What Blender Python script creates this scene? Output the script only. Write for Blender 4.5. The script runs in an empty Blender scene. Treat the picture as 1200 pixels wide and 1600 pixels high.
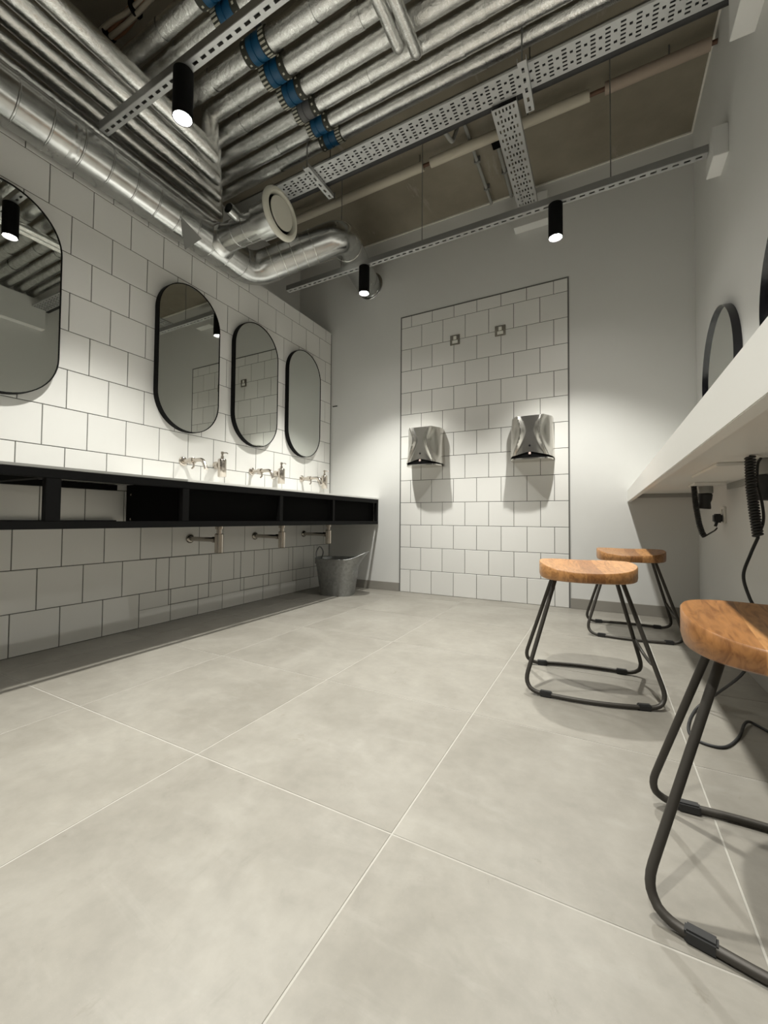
import bpy, bmesh, math, random
from mathutils import Vector, Matrix, noise
random.seed(7)
SC = bpy.context.scene
COL = SC.collection
PI = math.pi

# ------------------------------------------------------------------ camera, light, exposure
W, CEIL, YEND = 2.965, 3.30, -5.2          # room: left tiles x=0, right wall x=W, back wall y=0
def make_camera():
    cd = bpy.data.cameras.new('camera'); co = bpy.data.objects.new('camera', cd); COL.objects.link(co)
    f = Vector((-0.46929484, 0.88254593, 0.02958101)); r = Vector((0.88301362, 0.469283, 0.00777285))
    u = r.cross(f)
    co.matrix_world = Matrix(((r.x, u.x, -f.x, 2.40790841), (r.y, u.y, -f.y, -3.38056530),
                              (r.z, u.z, -f.z, 0.65142549), (0, 0, 0, 1)))
    cd.sensor_fit = 'HORIZONTAL'; cd.sensor_width = 36.0
    cd.lens = 36.0 * 643.799556 / 1200.0
    cd.shift_y = -8.06 / 1200.0
    cd.clip_start = 0.02; cd.clip_end = 50
    SC.camera = co
make_camera()
wd = bpy.data.worlds.new('world'); SC.world = wd; wd.use_nodes = True
wd.node_tree.nodes['Background'].inputs['Color'].default_value = (0.9, 0.95, 1.0, 1)
wd.node_tree.nodes['Background'].inputs['Strength'].default_value = 0.02
SC.view_settings.view_transform = 'Standard'; SC.view_settings.look = 'None'
SC.view_settings.gamma = 1.0; SC.view_settings.use_curve_mapping = False
SC.view_settings.exposure = 0.22
LAMP_W = 142.0                               # watts of each ceiling spotlight
LAMP_ANGLE, LAMP_BLEND = 97.0, 0.72
LAMP_COL = (1.0, 0.99, 0.93)

# ------------------------------------------------------------------ materials
MATS = {}
def mat(name, col, rough=0.5, metal=0.0, **kw):
    m = bpy.data.materials.new(name); m.use_nodes = True
    b = m.node_tree.nodes['Principled BSDF']
    b.inputs['Base Color'].default_value = (*col, 1); b.inputs['Roughness'].default_value = rough
    b.inputs['Metallic'].default_value = metal
    if 'spec' in kw: b.inputs['Specular IOR Level'].default_value = kw['spec']
    if 'coat' in kw: b.inputs['Coat Weight'].default_value = kw['coat']; b.inputs['Coat Roughness'].default_value = 0.15
    MATS[name] = m
    return m
def nodes(m): return m.node_tree.nodes, m.node_tree.links, m.node_tree.nodes['Principled BSDF']
def add_noise(m, scale, detail=4, rough=0.55, coord='Object', vec_scale=None):
    n, l, b = nodes(m)
    tc = n.new('ShaderNodeTexCoord'); t = n.new('ShaderNodeTexNoise')
    t.inputs['Scale'].default_value = scale; t.inputs['Detail'].default_value = detail; t.inputs['Roughness'].default_value = rough
    if vec_scale:
        mp = n.new('ShaderNodeMapping'); mp.inputs['Scale'].default_value = vec_scale
        l.new(tc.outputs[coord], mp.inputs['Vector']); l.new(mp.outputs['Vector'], t.inputs['Vector'])
    else: l.new(tc.outputs[coord], t.inputs['Vector'])
    return t
def ramp(m, src, stops):
    n, l, b = nodes(m); r = n.new('ShaderNodeValToRGB'); e = r.color_ramp.elements
    while len(e) < len(stops): e.new(0.5)
    for i, (p, c) in enumerate(stops):
        e[i].position = p; e[i].color = (*c, 1) if len(c) == 3 else c
    l.new(src, r.inputs['Fac']); return r
def bump(m, src, strength, dist=0.002, prev=None):
    n, l, b = nodes(m); bp = n.new('ShaderNodeBump')
    bp.inputs['Strength'].default_value = strength; bp.inputs['Distance'].default_value = dist
    l.new(src, bp.inputs['Height'])
    if prev: l.new(prev.outputs['Normal'], bp.inputs['Normal'])
    l.new(bp.outputs['Normal'], b.inputs['Normal']); return bp
def mixcol(m, fac, a, b_, mode='MIX'):
    n, l, b = nodes(m); x = n.new('ShaderNodeMix'); x.data_type = 'RGBA'; x.blend_type = mode
    for sock, v in ((x.inputs['Factor'], fac), (x.inputs['A'], a), (x.inputs['B'], b_)):
        if isinstance(v, bpy.types.NodeSocket): l.new(v, sock)
        elif isinstance(v, (int, float)): sock.default_value = v
        else: sock.default_value = (*v, 1)
    return x.outputs['Result']
def base(m, out):
    n, l, b = nodes(m); l.new(out, b.inputs['Base Color'])

def M(n): return MATS[n]
# painted plaster
m = mat('paint', (0.60, 0.60, 0.57), 0.75); t = add_noise(m, 260, 3); bump(m, t.outputs['Fac'], 0.12, 0.001)
t2 = add_noise(m, 1.6, 4); r = ramp(m, t2.outputs['Fac'], [(0.3, (0.635, 0.635, 0.612)), (0.7, (0.665, 0.663, 0.64))]); base(m, r.outputs['Color'])
mat('dark_end_wall', (0.16, 0.155, 0.145), 0.6)  # for the unseen end wall, made dark to cut bounced light
# wall tile with a slight tint of its own
m = mat('wall_tile', (0.80, 0.79, 0.755), 0.42, spec=0.35)
n, l, b = nodes(m); oi = n.new('ShaderNodeObjectInfo')
r = ramp(m, oi.outputs['Random'], [(0, (0.705, 0.698, 0.668)), (1, (0.74, 0.732, 0.70))]); base(m, r.outputs['Color'])
t = add_noise(m, 9, 2); bump(m, t.outputs['Fac'], 0.05, 0.004)
mat('grout', (0.13, 0.128, 0.118), 0.9); mat('floor_grout', (0.325, 0.312, 0.278), 0.9)
# floor tile: cloudy cement look, smears and specks
m = mat('floor_tile', (0.5, 0.47, 0.41), 0.42)
n, l, b = nodes(m); oi = n.new('ShaderNodeObjectInfo')
tc = n.new('ShaderNodeTexCoord'); ad = n.new('ShaderNodeVectorMath'); ad.operation = 'ADD'
cmb = n.new('ShaderNodeMath'); cmb.operation = 'MULTIPLY'; cmb.inputs[1].default_value = 37.0
l.new(oi.outputs['Random'], cmb.inputs[0]); l.new(tc.outputs['Object'], ad.inputs[0]); l.new(cmb.outputs[0], ad.inputs[1])
def fn(scale, detail, rough, sc=None, dist=0.0):
    t = n.new('ShaderNodeTexNoise'); t.inputs['Scale'].default_value = scale; t.inputs['Detail'].default_value = detail
    t.inputs['Roughness'].default_value = rough; t.inputs['Distortion'].default_value = dist
    if sc:
        mp = n.new('ShaderNodeMapping'); mp.inputs['Scale'].default_value = sc; l.new(ad.outputs[0], mp.inputs['Vector']); l.new(mp.outputs[0], t.inputs['Vector'])
    else: l.new(ad.outputs[0], t.inputs['Vector'])
    return t.outputs['Fac']
ca = ramp(m, fn(2.6, 5, 0.55, None, 0.6), [(0.30, (0.188, 0.175, 0.149)), (0.50, (0.220, 0.206, 0.178)), (0.70, (0.252, 0.238, 0.208))]).outputs['Color']
sm = ramp(m, fn(5.0, 6, 0.62, (1.0, 2.6, 1.0), 0.8), [(0.55, (0, 0, 0)), (0.80, (0.55, 0.55, 0.55))]).outputs['Color']
c2 = mixcol(m, sm, ca, (0.276, 0.263, 0.233))
dk = ramp(m, fn(3.3, 7, 0.7, (2.0, 1.0, 1.0), 1.2), [(0.60, (0, 0, 0)), (0.80, (0.45, 0.45, 0.45))]).outputs['Color']
c3 = mixcol(m, dk, c2, (0.150, 0.138, 0.115))
sp = ramp(m, fn(420, 2, 0.5), [(0.70, (0, 0, 0)), (0.78, (0.5, 0.5, 0.5))]).outputs['Color']
c4 = mixcol(m, sp, c3, (0.30, 0.27, 0.23))
mt = ramp(m, fn(23, 6, 0.65), [(0.3, (0.91, 0.91, 0.91)), (0.7, (1.06, 1.06, 1.06))]).outputs['Color']
c4 = mixcol(m, 1.0, c4, mt, 'MULTIPLY')
sf = ramp(m, fn(11, 8, 0.72, (1.4, 1.0, 1.0), 0.5), [(0.63, (0, 0, 0)), (0.73, (0.5, 0.5, 0.5))]).outputs['Color']
c4 = mixcol(m, sf, c4, (0.125, 0.108, 0.080))
tv = ramp(m, oi.outputs['Random'], [(0, (0.97, 0.97, 0.97)), (1, (1.03, 1.03, 1.025))]).outputs['Color']
base(m, mixcol(m, 1.0, c4, tv, 'MULTIPLY'))
bump(m, fn(70, 4, 0.6), 0.06, 0.002)
# skirting in the floor's tone, darker
m = mat('skirting', (0.27, 0.255, 0.225), 0.45)
# raw concrete slab
m = mat('concrete', (0.2, 0.17, 0.13), 0.9)
t = add_noise(m, 1.3, 6, 0.6); r1 = ramp(m, t.outputs['Fac'], [(0.3, (0.17, 0.148, 0.108)), (0.55, (0.235, 0.208, 0.158)), (0.75, (0.285, 0.262, 0.215))])
t2 = add_noise(m, 2.2, 7, 0.7, vec_scale=(3.0, 0.6, 1.0)); r2 = ramp(m, t2.outputs['Fac'], [(0.62, (0, 0, 0)), (0.72, (0.7, 0.7, 0.7))])
base(m, mixcol(m, r2.outputs['Color'], r1.outputs['Color'], (0.33, 0.31, 0.27)))
t3 = add_noise(m, 40, 5); bump(m, t3.outputs['Fac'], 0.3, 0.004)
m = mat('beam_grey', (0.27, 0.27, 0.25), 0.85); t = add_noise(m, 30, 5); bump(m, t.outputs['Fac'], 0.2, 0.003)
# crinkled aluminium foil lagging
m = mat('foil', (0.72, 0.71, 0.67), 0.19, 1.0)
t = add_noise(m, 26, 4, 0.6, vec_scale=(0.55, 0.55, 1)); t.inputs['Distortion'].default_value = 1.4
b1 = bump(m, t.outputs['Fac'], 0.30, 0.010); t2 = add_noise(m, 75, 4, 0.65); t2.inputs['Distortion'].default_value = 2.0; bump(m, t2.outputs['Fac'], 0.35, 0.005, b1)
r = ramp(m, t.outputs['Fac'], [(0.3, (0.66, 0.66, 0.64)), (0.7, (0.88, 0.88, 0.86))]); base(m, r.outputs['Color'])
# galvanised spiral duct
m = mat('galvanised', (0.52, 0.52, 0.51), 0.25, 1.0)
t = add_noise(m, 11, 5, 0.65); r = ramp(m, t.outputs['Fac'], [(0.3, (0.44, 0.445, 0.435)), (0.7, (0.60, 0.605, 0.595))]); base(m, r.outputs['Color'])
bump(m, t.outputs['Fac'], 0.02, 0.004); r = ramp(m, t.outputs['Fac'], [(0.3, (0.20,) * 3), (0.7, (0.28,) * 3)]); n, l, b = nodes(m); l.new(r.outputs['Color'], b.inputs['Roughness'])
m = mat('tray_steel', (0.50, 0.505, 0.50), 0.42, 0.85); t = add_noise(m, 30, 4); bump(m, t.outputs['Fac'], 0.05, 0.002)
m = mat('rail_side_shade', (0.40, 0.40, 0.39), 0.45, 0.85)  # rail sides: their shade is put into a darker steel
mat('bright_seam', (0.80, 0.80, 0.76), 0.22, 1.0)
m = mat('pail_zinc', (0.34, 0.35, 0.34), 0.45, 0.85); n, l, b = nodes(m); v = n.new('ShaderNodeTexVoronoi'); v.inputs['Scale'].default_value = 55
tc = n.new('ShaderNodeTexCoord'); l.new(tc.outputs['Object'], v.inputs['Vector']); r = ramp(m, v.outputs['Color'], [(0.2, (0.27, 0.275, 0.27)), (0.8, (0.33, 0.335, 0.33))]); base(m, r.outputs['Color'])
m = mat('black_satin', (0.0045, 0.0045, 0.0045), 0.6, spec=0.12); m = mat('black_matt', (0.004, 0.004, 0.004), 0.85, spec=0.08)
mat('black_rubber', (0.018, 0.018, 0.018), 0.6); mat('black_gloss', (0.012, 0.012, 0.016), 0.18)
m = mat('leg_metal', (0.052, 0.047, 0.040), 0.5, 0.4); t = add_noise(m, 220, 2); bump(m, t.outputs['Fac'], 0.08, 0.001)
mat('nickel', (0.58, 0.53, 0.47), 0.2, 1.0); mat('dark_nickel', (0.42, 0.39, 0.35), 0.25, 1.0)
m = mat('brushed_steel', (0.66, 0.64, 0.60), 0.25, 1.0); t = add_noise(m, 60, 4, 0.6, vec_scale=(12, 12, 0.6)); bump(m, t.outputs['Fac'], 0.10, 0.0012)
mat('mirror_glass', (0.74, 0.76, 0.73), 0.0, 1.0)
mat('white_plastic', (0.72, 0.71, 0.66), 0.35); mat('cream_plastic', (0.66, 0.645, 0.56), 0.4)
mat('worktop_white', (0.80, 0.80, 0.77), 0.3); mat('worktop_grey', (0.16, 0.16, 0.155), 0.45); mat('panel_grey', (0.33, 0.33, 0.31), 0.6)
mat('counter_white', (0.80, 0.79, 0.75), 0.45)
mat('blue_band', (0.007, 0.075, 0.165), 0.4); mat('dark_collar', (0.035, 0.036, 0.026), 0.6); mat('grey_band', (0.12, 0.12, 0.12), 0.45)
mat('pale_rib', (0.52, 0.51, 0.43), 0.5)
m = mat('lagging_cream', (0.50, 0.46, 0.37), 0.8); t = add_noise(m, 18, 4); bump(m, t.outputs['Fac'], 0.2, 0.004)
m = mat('lagging_brown', (0.33, 0.265, 0.21), 0.8); t = add_noise(m, 18, 4); bump(m, t.outputs['Fac'], 0.2, 0.004)
mat('rust_pipe', (0.13, 0.07, 0.045), 0.6, 0.3); mat('copper_cable', (0.30, 0.14, 0.07), 0.45); mat('clear_sleeve', (0.34, 0.30, 0.24), 0.3)
mat('plaster_edge', (0.68, 0.66, 0.60), 0.8); mat('box_out', (0.74, 0.74, 0.71), 0.7)
mat('pink_led', (0.62, 0.50, 0.46), 0.4); mat('trim_dark', (0.16, 0.16, 0.15), 0.5)
m = mat('lamp_glow', (1, 1, 1), 0.3); n, l, b = nodes(m); b.inputs['Emission Color'].default_value = (1, 0.97, 0.92, 1); b.inputs['Emission Strength'].default_value = 190
# oiled wood: broad staves with grain along local y
m = mat('wood', (0.4, 0.2, 0.08), 0.4, coat=0.15)
n, l, b = nodes(m); tc = n.new('ShaderNodeTexCoord'); oi = n.new('ShaderNodeObjectInfo')
sx = n.new('ShaderNodeSeparateXYZ'); l.new(tc.outputs['Object'], sx.inputs[0])
st = n.new('ShaderNodeMath'); st.operation = 'MULTIPLY_ADD'; st.inputs[1].default_value = 17.0; st.inputs[2].default_value = 3.3; l.new(sx.outputs['X'], st.inputs[0])
fl = n.new('ShaderNodeMath'); fl.operation = 'FLOOR'; l.new(st.outputs[0], fl.inputs[0])
wn = n.new('ShaderNodeTexWhiteNoise'); wn.noise_dimensions = '2D'; cv = n.new('ShaderNodeCombineXYZ')
l.new(fl.outputs[0], cv.inputs['X']); l.new(oi.outputs['Random'], cv.inputs['Y']); l.new(cv.outputs[0], wn.inputs['Vector'])
rc = ramp(m, wn.outputs['Value'], [(0, (0.25, 0.105, 0.032)), (0.5, (0.36, 0.165, 0.052)), (1, (0.47, 0.235, 0.085))])
mp = n.new('ShaderNodeMapping'); mp.inputs['Scale'].default_value = (9, 1.6, 5); l.new(tc.outputs['Object'], mp.inputs['Vector'])
sh = n.new('ShaderNodeVectorMath'); sh.operation = 'ADD'; l.new(mp.outputs[0], sh.inputs[0]); l.new(cv.outputs[0], sh.inputs[1])
wv = n.new('ShaderNodeTexNoise'); wv.inputs['Scale'].default_value = 5.5; wv.inputs['Detail'].default_value = 5; wv.inputs['Distortion'].default_value = 2.2
l.new(sh.outputs[0], wv.inputs['Vector'])
rg = ramp(m, wv.outputs['Fac'], [(0.32, (0.62, 0.56, 0.5)), (0.5, (0.95, 0.95, 0.95)), (0.68, (1.15, 1.15, 1.15))])
base(m, mixcol(m, 1.0, rc.outputs['Color'], rg.outputs['Color'], 'MULTIPLY'))

# ------------------------------------------------------------------ mesh builder
class MB:
    def __init__(s): s.v = []; s.f = []; s.mi = []; s.cur = 0
    def add(s, vs, fs):
        o = len(s.v); s.v += [tuple(v) for v in vs]; s.f += [tuple(i + o for i in f) for f in fs]; s.mi += [s.cur] * len(fs); return s
    def box(s, x0, x1, y0, y1, z0, z1, T=None):
        vs = [Vector((x, y, z)) for z in (z0, z1) for y in (y0, y1) for x in (x0, x1)]
        if T: vs = [T @ v for v in vs]
        return s.add(vs, [(0, 2, 3, 1), (4, 5, 7, 6), (0, 1, 5, 4), (2, 6, 7, 3), (0, 4, 6, 2), (1, 3, 7, 5)])
    def bbox(s, x0, x1, y0, y1, z0, z1, b=0.003, T=None):
        """bevelled box"""
        bm = bmesh.new(); bmesh.ops.create_cube(bm, size=1)
        for v in bm.verts: v.co = Vector(((x0 + x1) / 2 + v.co.x * (x1 - x0), (y0 + y1) / 2 + v.co.y * (y1 - y0), (z0 + z1) / 2 + v.co.z * (z1 - z0)))
        bmesh.ops.bevel(bm, geom=bm.edges[:], offset=b, segments=2, affect='EDGES')
        bm.verts.index_update(); vs = [v.co.copy() for v in bm.verts]
        if T: vs = [T @ v for v in vs]
        fs = [[v.index for v in f.verts] for f in bm.faces]; bm.free(); return s.add(vs, fs)
    def tube(s, pts, r, seg=16, caps=True, wob=0.0, seed=0.0, radii=None):
        P = [Vector(p) for p in pts]; N = len(P)
        tan = []
        for i in range(N):
            a = (P[i] - P[i - 1]).normalized() if i > 0 else None; c = (P[i + 1] - P[i]).normalized() if i < N - 1 else None
            t = (a + c) if a and c else (a or c); tan.append(t.normalized() if t.length > 1e-6 else c)
        up = Vector((0, 0, 1)) if abs(tan[0].z) < 0.9 else Vector((1, 0, 0))
        nrm = (up - tan[0] * up.dot(tan[0])).normalized(); vs = []
        for i in range(N):
            nrm = (nrm - tan[i] * nrm.dot(tan[i])).normalized(); bn = tan[i].cross(nrm)
            rr = radii[i] if radii else r
            k = 1.0
            if 0 < i < N - 1:   # keep the section round through a corner
                a = (P[i] - P[i - 1]).normalized(); k = 1.0 / max(0.5, a.dot(tan[i]))
                cdir = ((P[i + 1] - P[i]).normalized() - a)
                cdir = cdir.normalized() if cdir.length > 1e-6 else None
            else: cdir = None
            for j in range(seg):
                an = 2 * PI * j / seg; q = rr
                if wob: q *= 1 + wob * noise.noise(Vector((P[i].x * 9 + seed, P[i].y * 9 + math.cos(an) * 1.6, P[i].z * 9 + math.sin(an) * 1.6)))
                d = nrm * (math.cos(an) * q) + bn * (math.sin(an) * q)
                if cdir is not None and k > 1.001: d += cdir * (d.dot(cdir) * (k - 1))
                vs.append(P[i] + d)
        fs = [(i * seg + j, i * seg + (j + 1) % seg, (i + 1) * seg + (j + 1) % seg, (i + 1) * seg + j) for i in range(N - 1) for j in range(seg)]
        if caps: fs += [tuple(range(seg - 1, -1, -1)), tuple((N - 1) * seg + j for j in range(seg))]
        return s.add(vs, fs)
    def lathe(s, prof, seg=32, T=None, close=False):
        """profile of (radius, height) about local z"""
        vs = []
        for r, z in prof:
            for j in range(seg):
                a = 2 * PI * j / seg; v = Vector((r * math.cos(a), r * math.sin(a), z)); vs.append(T @ v if T else v)
        n = len(prof); fs = [(i * seg + j, i * seg + (j + 1) % seg, (i + 1) * seg + (j + 1) % seg, (i + 1) * seg + j) for i in range(n - 1) for j in range(seg)]
        if close: fs += [((n - 1) * seg + j, (n - 1) * seg + (j + 1) % seg, (j + 1) % seg, j) for j in range(seg)]
        else: fs += [tuple(range(seg - 1, -1, -1)), tuple((n - 1) * seg + j for j in range(seg))]
        return s.add(vs, fs)
    def prism(s, outline, y0, y1, T=None):
        n = len(outline); vs = [Vector((x, y0, z)) for x, z in outline] + [Vector((x, y1, z)) for x, z in outline]
        if T: vs = [T @ v for v in vs]
        return s.add(vs, [tuple(range(n)), tuple(range(2 * n - 1, n - 1, -1))] + [(i, i + n, (i + 1) % n + n, (i + 1) % n) for i in range(n)])
    def mesh(s, name, mats, smooth=None):
        me = bpy.data.meshes.new(name); me.from_pydata(s.v, [], s.f)
        for m_ in (mats if isinstance(mats, (list, tuple)) else [mats]): me.materials.append(M(m_))
        me.polygons.foreach_set('material_index', s.mi)
        bm = bmesh.new(); bm.from_mesh(me); bmesh.ops.recalc_face_normals(bm, faces=bm.faces); bm.to_mesh(me); bm.free()
        if smooth: 
            me.shade_smooth(); me.set_sharp_from_angle(angle=math.radians(smooth))
        return me
    def build(s, name, mats, parent=None, smooth=None, **props):
        o = bpy.data.objects.new(name, s.mesh(name, mats, smooth)); COL.objects.link(o)
        if parent: o.parent = parent
        for k, v in props.items(): o[k] = v
        return o
def empty(name, loc, rz=0.0, label=None, cat=None, group=None):
    o = bpy.data.objects.new(name, None); COL.objects.link(o); o.location = loc; o.rotation_euler = (0, 0, rz); o.empty_display_size = 0.05
    return tag(o, label, cat, group)
def tag(o, label=None, cat=None, group=None, kind=None):
    for k, v in (('label', label), ('category', cat), ('group', group), ('kind', kind)):
        if v: o[k] = v
    return o
def kids(o): return [c for c in bpy.data.objects if c.parent == o]
def copy_tree(o, parent=None):
    c = o.copy(); COL.objects.link(c)
    if parent: c.parent = parent
    for ch in CH.get(o.name, []): copy_tree(ch, c)
    return c
CH = {}
def index_children():
    CH.clear()
    for o in bpy.data.objects:
        if o.parent: CH.setdefault(o.parent.name, []).append(o)
def fillet(path, r, n=8):
    P = [Vector(p) for p in path]; out = [P[0]]
    for i in range(1, len(P) - 1):
        a = (P[i - 1] - P[i]); c = (P[i + 1] - P[i]); ang = a.angle(c); d = min(r / math.tan(ang / 2), a.length * 0.48, c.length * 0.48)
        p0 = P[i] + a.normalized() * d; p1 = P[i] + c.normalized() * d
        for k in range(n + 1):
            t = k / n; out.append(p0 * (1 - t) ** 2 + P[i] * 2 * t * (1 - t) + p1 * t ** 2)
    out.append(P[-1]); return out
def resample(path, step):
    P = [Vector(p) for p in path]; out = [P[0]]
    for a, b_ in zip(P, P[1:]):
        n_ = max(1, int((b_ - a).length / step))
        for k in range(1, n_ + 1): out.append(a.lerp(b_, k / n_))
    return out
def spline(pts, n=8):
    P = [Vector(p) for p in pts]; P = [P[0] * 2 - P[1]] + P + [P[-1] * 2 - P[-2]]; out = []
    for i in range(1, len(P) - 2):
        for k in range(n):
            t = k / n; a, b_, c, d = P[i - 1:i + 3]
            out.append(0.5 * ((2 * b_) + (c - a) * t + (2 * a - 5 * b_ + 4 * c - d) * t * t + (3 * b_ - a - 3 * c + d) * t ** 3))
    out.append(P[-2]); return out
def axis_T(origin, axis):
    """matrix that maps local z to the axis, local x kept as level as possible"""
    z = Vector(axis).normalized(); x = Vector((0, 0, 1)).cross(z)
    x = x.normalized() if x.length > 1e-4 else Vector((1, 0, 0)); y = z.cross(x)
    return Matrix(((x.x, y.x, z.x, origin[0]), (x.y, y.y, z.y, origin[1]), (x.z, y.z, z.z, origin[2]), (0, 0, 0, 1)))

# ------------------------------------------------------------------ the setting
def struct(name, mb, m_, smooth=None):
    o = mb.build(name, m_, None, smooth); o['kind'] = 'structure'; return o
floor = struct('floor', MB().box(-0.002, W + 0.1, YEND, 0.1, -0.12, -0.0010), 'floor_grout')
ceiling = struct('ceiling', MB().box(-1.45, W + 0.15, YEND - 0.1, 0.1, CEIL, CEIL + 0.15), 'concrete')
wall_left = struct('wall_left', MB().box(-1.30, -0.003, YEND, -0.001, -0.12, 2.512), 'grout')
MB().box(-0.50, -0.42, YEND, 0.0, 2.5185, CEIL).build('upper_wall', 'paint', wall_left, label='grey painted wall set back above the tiled half wall')
MB().box(-1.30, -0.001, YEND, -0.001, 2.5125, 2.518).build('ledge_cap', 'paint', wall_left)
wall_back = struct('wall_back', MB().box(-1.40, W + 0.15, 0.0, 0.12, -0.12, CEIL), 'paint')
wall_right = struct('wall_right', MB().box(W, W + 0.12, YEND, -0.0005, -0.12, CEIL), 'paint')
wall_front = struct('wall_front', MB().box(-1.40, W + 0.15, YEND - 0.12, YEND - 0.001, -0.12, CEIL), 'dark_end_wall')

TILE = 0.2; GAP = 0.0042
tile_cache = {}
def tile_mesh(w, h, th=0.003, b=0.0013, m_='wall_tile'):
    b = min(b, th * 0.45)
    """face of the tile looks along +z of its own frame; w along x, h along y"""
    key = (round(w, 4), round(h, 4), th, m_)
    if key not in tile_cache:
        a, c = w / 2, h / 2; mb = MB()
        vs = [(-a, -c, 0), (a, -c, 0), (a, c, 0), (-a, c, 0), (-a, -c, th - b), (a, -c, th - b), (a, c, th - b), (-a, c, th - b),
              (-a + b, -c + b, th), (a - b, -c + b, th), (a - b, c - b, th), (-a + b, c - b, th)]
        fs = [(8, 9, 10, 11)] + [(i, (i + 1) % 4, (i + 1) % 4 + 4, i + 4) for i in range(4)] + [(i + 4, (i + 1) % 4 + 4, (i + 1) % 4 + 8, i + 8) for i in range(4)]
        mb.add(vs, fs); tile_cache[key] = mb.mesh('tile', m_)
    return tile_cache[key]
def cut(rects, hole):
    """split rects (u0,u1,v0,v1) by a rectangular hole -> (outside pieces, inside pieces)"""
    out, ins = [], []
    for (a, b_, c, d) in rects:
        A, B, C_, D = max(a, hole[0]), min(b_, hole[1]), max(c, hole[2]), min(d, hole[3])
        if A >= B or C_ >= D: out.append((a, b_, c, d)); continue
        ins.append((A, B, C_, D))
        if C_ > c: out.append((a, b_, c, C_))
        if D < d: out.append((a, b_, D, d))
        if A > a: out.append((a, A, C_, D))
        if B < b_: out.append((B, b_, C_, D))
    return out, ins
# left wall: u = distance from the back corner, v = height
PANELS = [(0.251, 0.550, 0.104, 0.400), (0.842, 1.139, 0.106, 0.400), (1.421, 1.719, 0.104, 0.402)]
panel_rects = [[], [], []]
RL = Matrix(((0, 0, 1, 0), (1, 0, 0, 0), (0, 1, 0, 0), (0, 0, 0, 1)))     # local z -> +x, x -> y, y -> z
def put_tile(parent, w, h, loc, R_, th=0.003, m_='wall_tile', gap=GAP):
    if w - gap < 0.004 or h - gap < 0.004: return
    o = bpy.data.objects.new('tile', tile_mesh(w - gap, h - gap, th, m_=m_)); COL.objects.link(o)
    o.matrix_world = Matrix.Translation(loc) @ R_; o.parent = parent; return o
rest = MB()
U0, UMAX = 0.012, 3.61
for row in range(13):
    v0, v1 = row * TILE, min((row + 1) * TILE, 2.516)
    off = 0.0 if row % 2 else TILE / 2
    if row == 12: off = TILE / 2
    edges = [U0]; u = off if off > U0 else off + TILE
    while u < 5.2: edges.append(u + 0.004); u += TILE
    for a, b_ in zip(edges, edges[1:]):
        if a > UMAX:
            rest.box(-0.003, 0, -b_ + GAP / 2, -a - GAP / 2, v0 + GAP / 2, v1 - GAP / 2); continue
        pieces = [(a, b_, v0, v1)]
        for i, hole in enumerate(PANELS):
            pieces, ins = cut(pieces, hole); panel_rects[i] += ins
        if len(pieces) > 1:      # the rest of a tile cut round a panel stays one piece
            lm = MB(); g = GAP / 2
            for (p, q, c, d) in pieces:
                lo, hi, bo, to = (p + (g if (p == a or any(abs(p - h[1]) < 1e-6 for h in PANELS)) else 0), q - (g if (q == b_ or any(abs(q - h[0]) < 1e-6 for h in PANELS)) else 0),
                                  c + (g if (c == v0 or any(abs(c - h[3]) < 1e-6 for h in PANELS)) else 0), d - (g if (d == v1 or any(abs(d - h[2]) < 1e-6 for h in PANELS)) else 0))
                if hi - lo > 0.001 and to - bo > 0.001: lm.box(-0.003, 0, -hi, -lo, bo, to)
            lm.build('tile', 'wall_tile', wall_left)
            continue
        for (p, q, c, d) in pieces:
            put_tile(wall_left, q - p, d - c, Vector((-0.003, -(p + q) / 2, (c + d) / 2)), RL)
rest.build('tile_field', 'wall_tile', wall_left, kind='stuff')
for i, (hole, lab) in enumerate(zip(PANELS, ('flush tiled access panel under the sink nearest the pail', 'flush tiled access panel under the middle sink', 'flush tiled access panel under the sink farthest from the back wall'))):
    root = empty('access_panel', (0.0, -(hole[0] + hole[1]) / 2, hole[2]), 0, lab, 'access panel', 'tiled access panels under the vanity')
    z0 = hole[2]; yc = -(hole[0] + hole[1]) / 2; hw = (hole[1] - hole[0]) / 2; hh = hole[3] - hole[2]
    fr = MB()   # thin dark metal frame lying in the joint
    for (a, b_, c, d) in ((-hw, hw, -0.002, 0.002), (-hw, hw, hh - 0.002, hh + 0.002), (-hw - 0.002, -hw + 0.002, 0, hh), (hw - 0.002, hw + 0.002, 0, hh)):
        fr.box(-0.0028, -0.0001, a, b_, c, d)
    fr.build('edge_frame', 'trim_dark', root)
    for (p, q, c, d) in panel_rects[i]:
        o = put_tile(root, q - p, d - c, Vector((-0.003, -(p + q) / 2 - yc, (c + d) / 2 - z0)), RL)
# back wall tile panel
PX0 = 0.782
bed = MB().box(PX0 - 0.003, PX0 + 1.403, -0.0012, -0.0001, 0, 2.505).build('grout_bed', 'grout', wall_back)
RB = Matrix(((1, 0, 0, 0), (0, 0, -1, 0), (0, 1, 0, 0), (0, 0, 0, 1)))      # local z -> -y
for row in range(13):
    v0, v1 = row * TILE, min((row + 1) * TILE, 2.502)
    off = 0.0 if row % 2 else TILE / 2
    edges = [0.0] + [off + TILE * k for k in range(0 if off else 1, 8) if 0 < off + TILE * k < 1.399] + [1.4]
    for a, b_ in zip(edges, edges[1:]):
        put_tile(wall_back, b_ - a, v1 - v0, Vector((PX0 + (a + b_) / 2, -0.0012, (v0 + v1) / 2)), RB)
et = MB(); et.box(PX0 - 0.008, PX0 - 0.003, -0.0045, 0, 0, 2.508); et.box(PX0 + 1.403, PX0 + 1.409, -0.0045, 0, 0, 2.508); et.box(PX0 - 0.008, PX0 + 1.409, -0.0045, 0, 2.505, 2.510)
et.build('edge_trim', 'trim_dark', wall_back)
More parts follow.
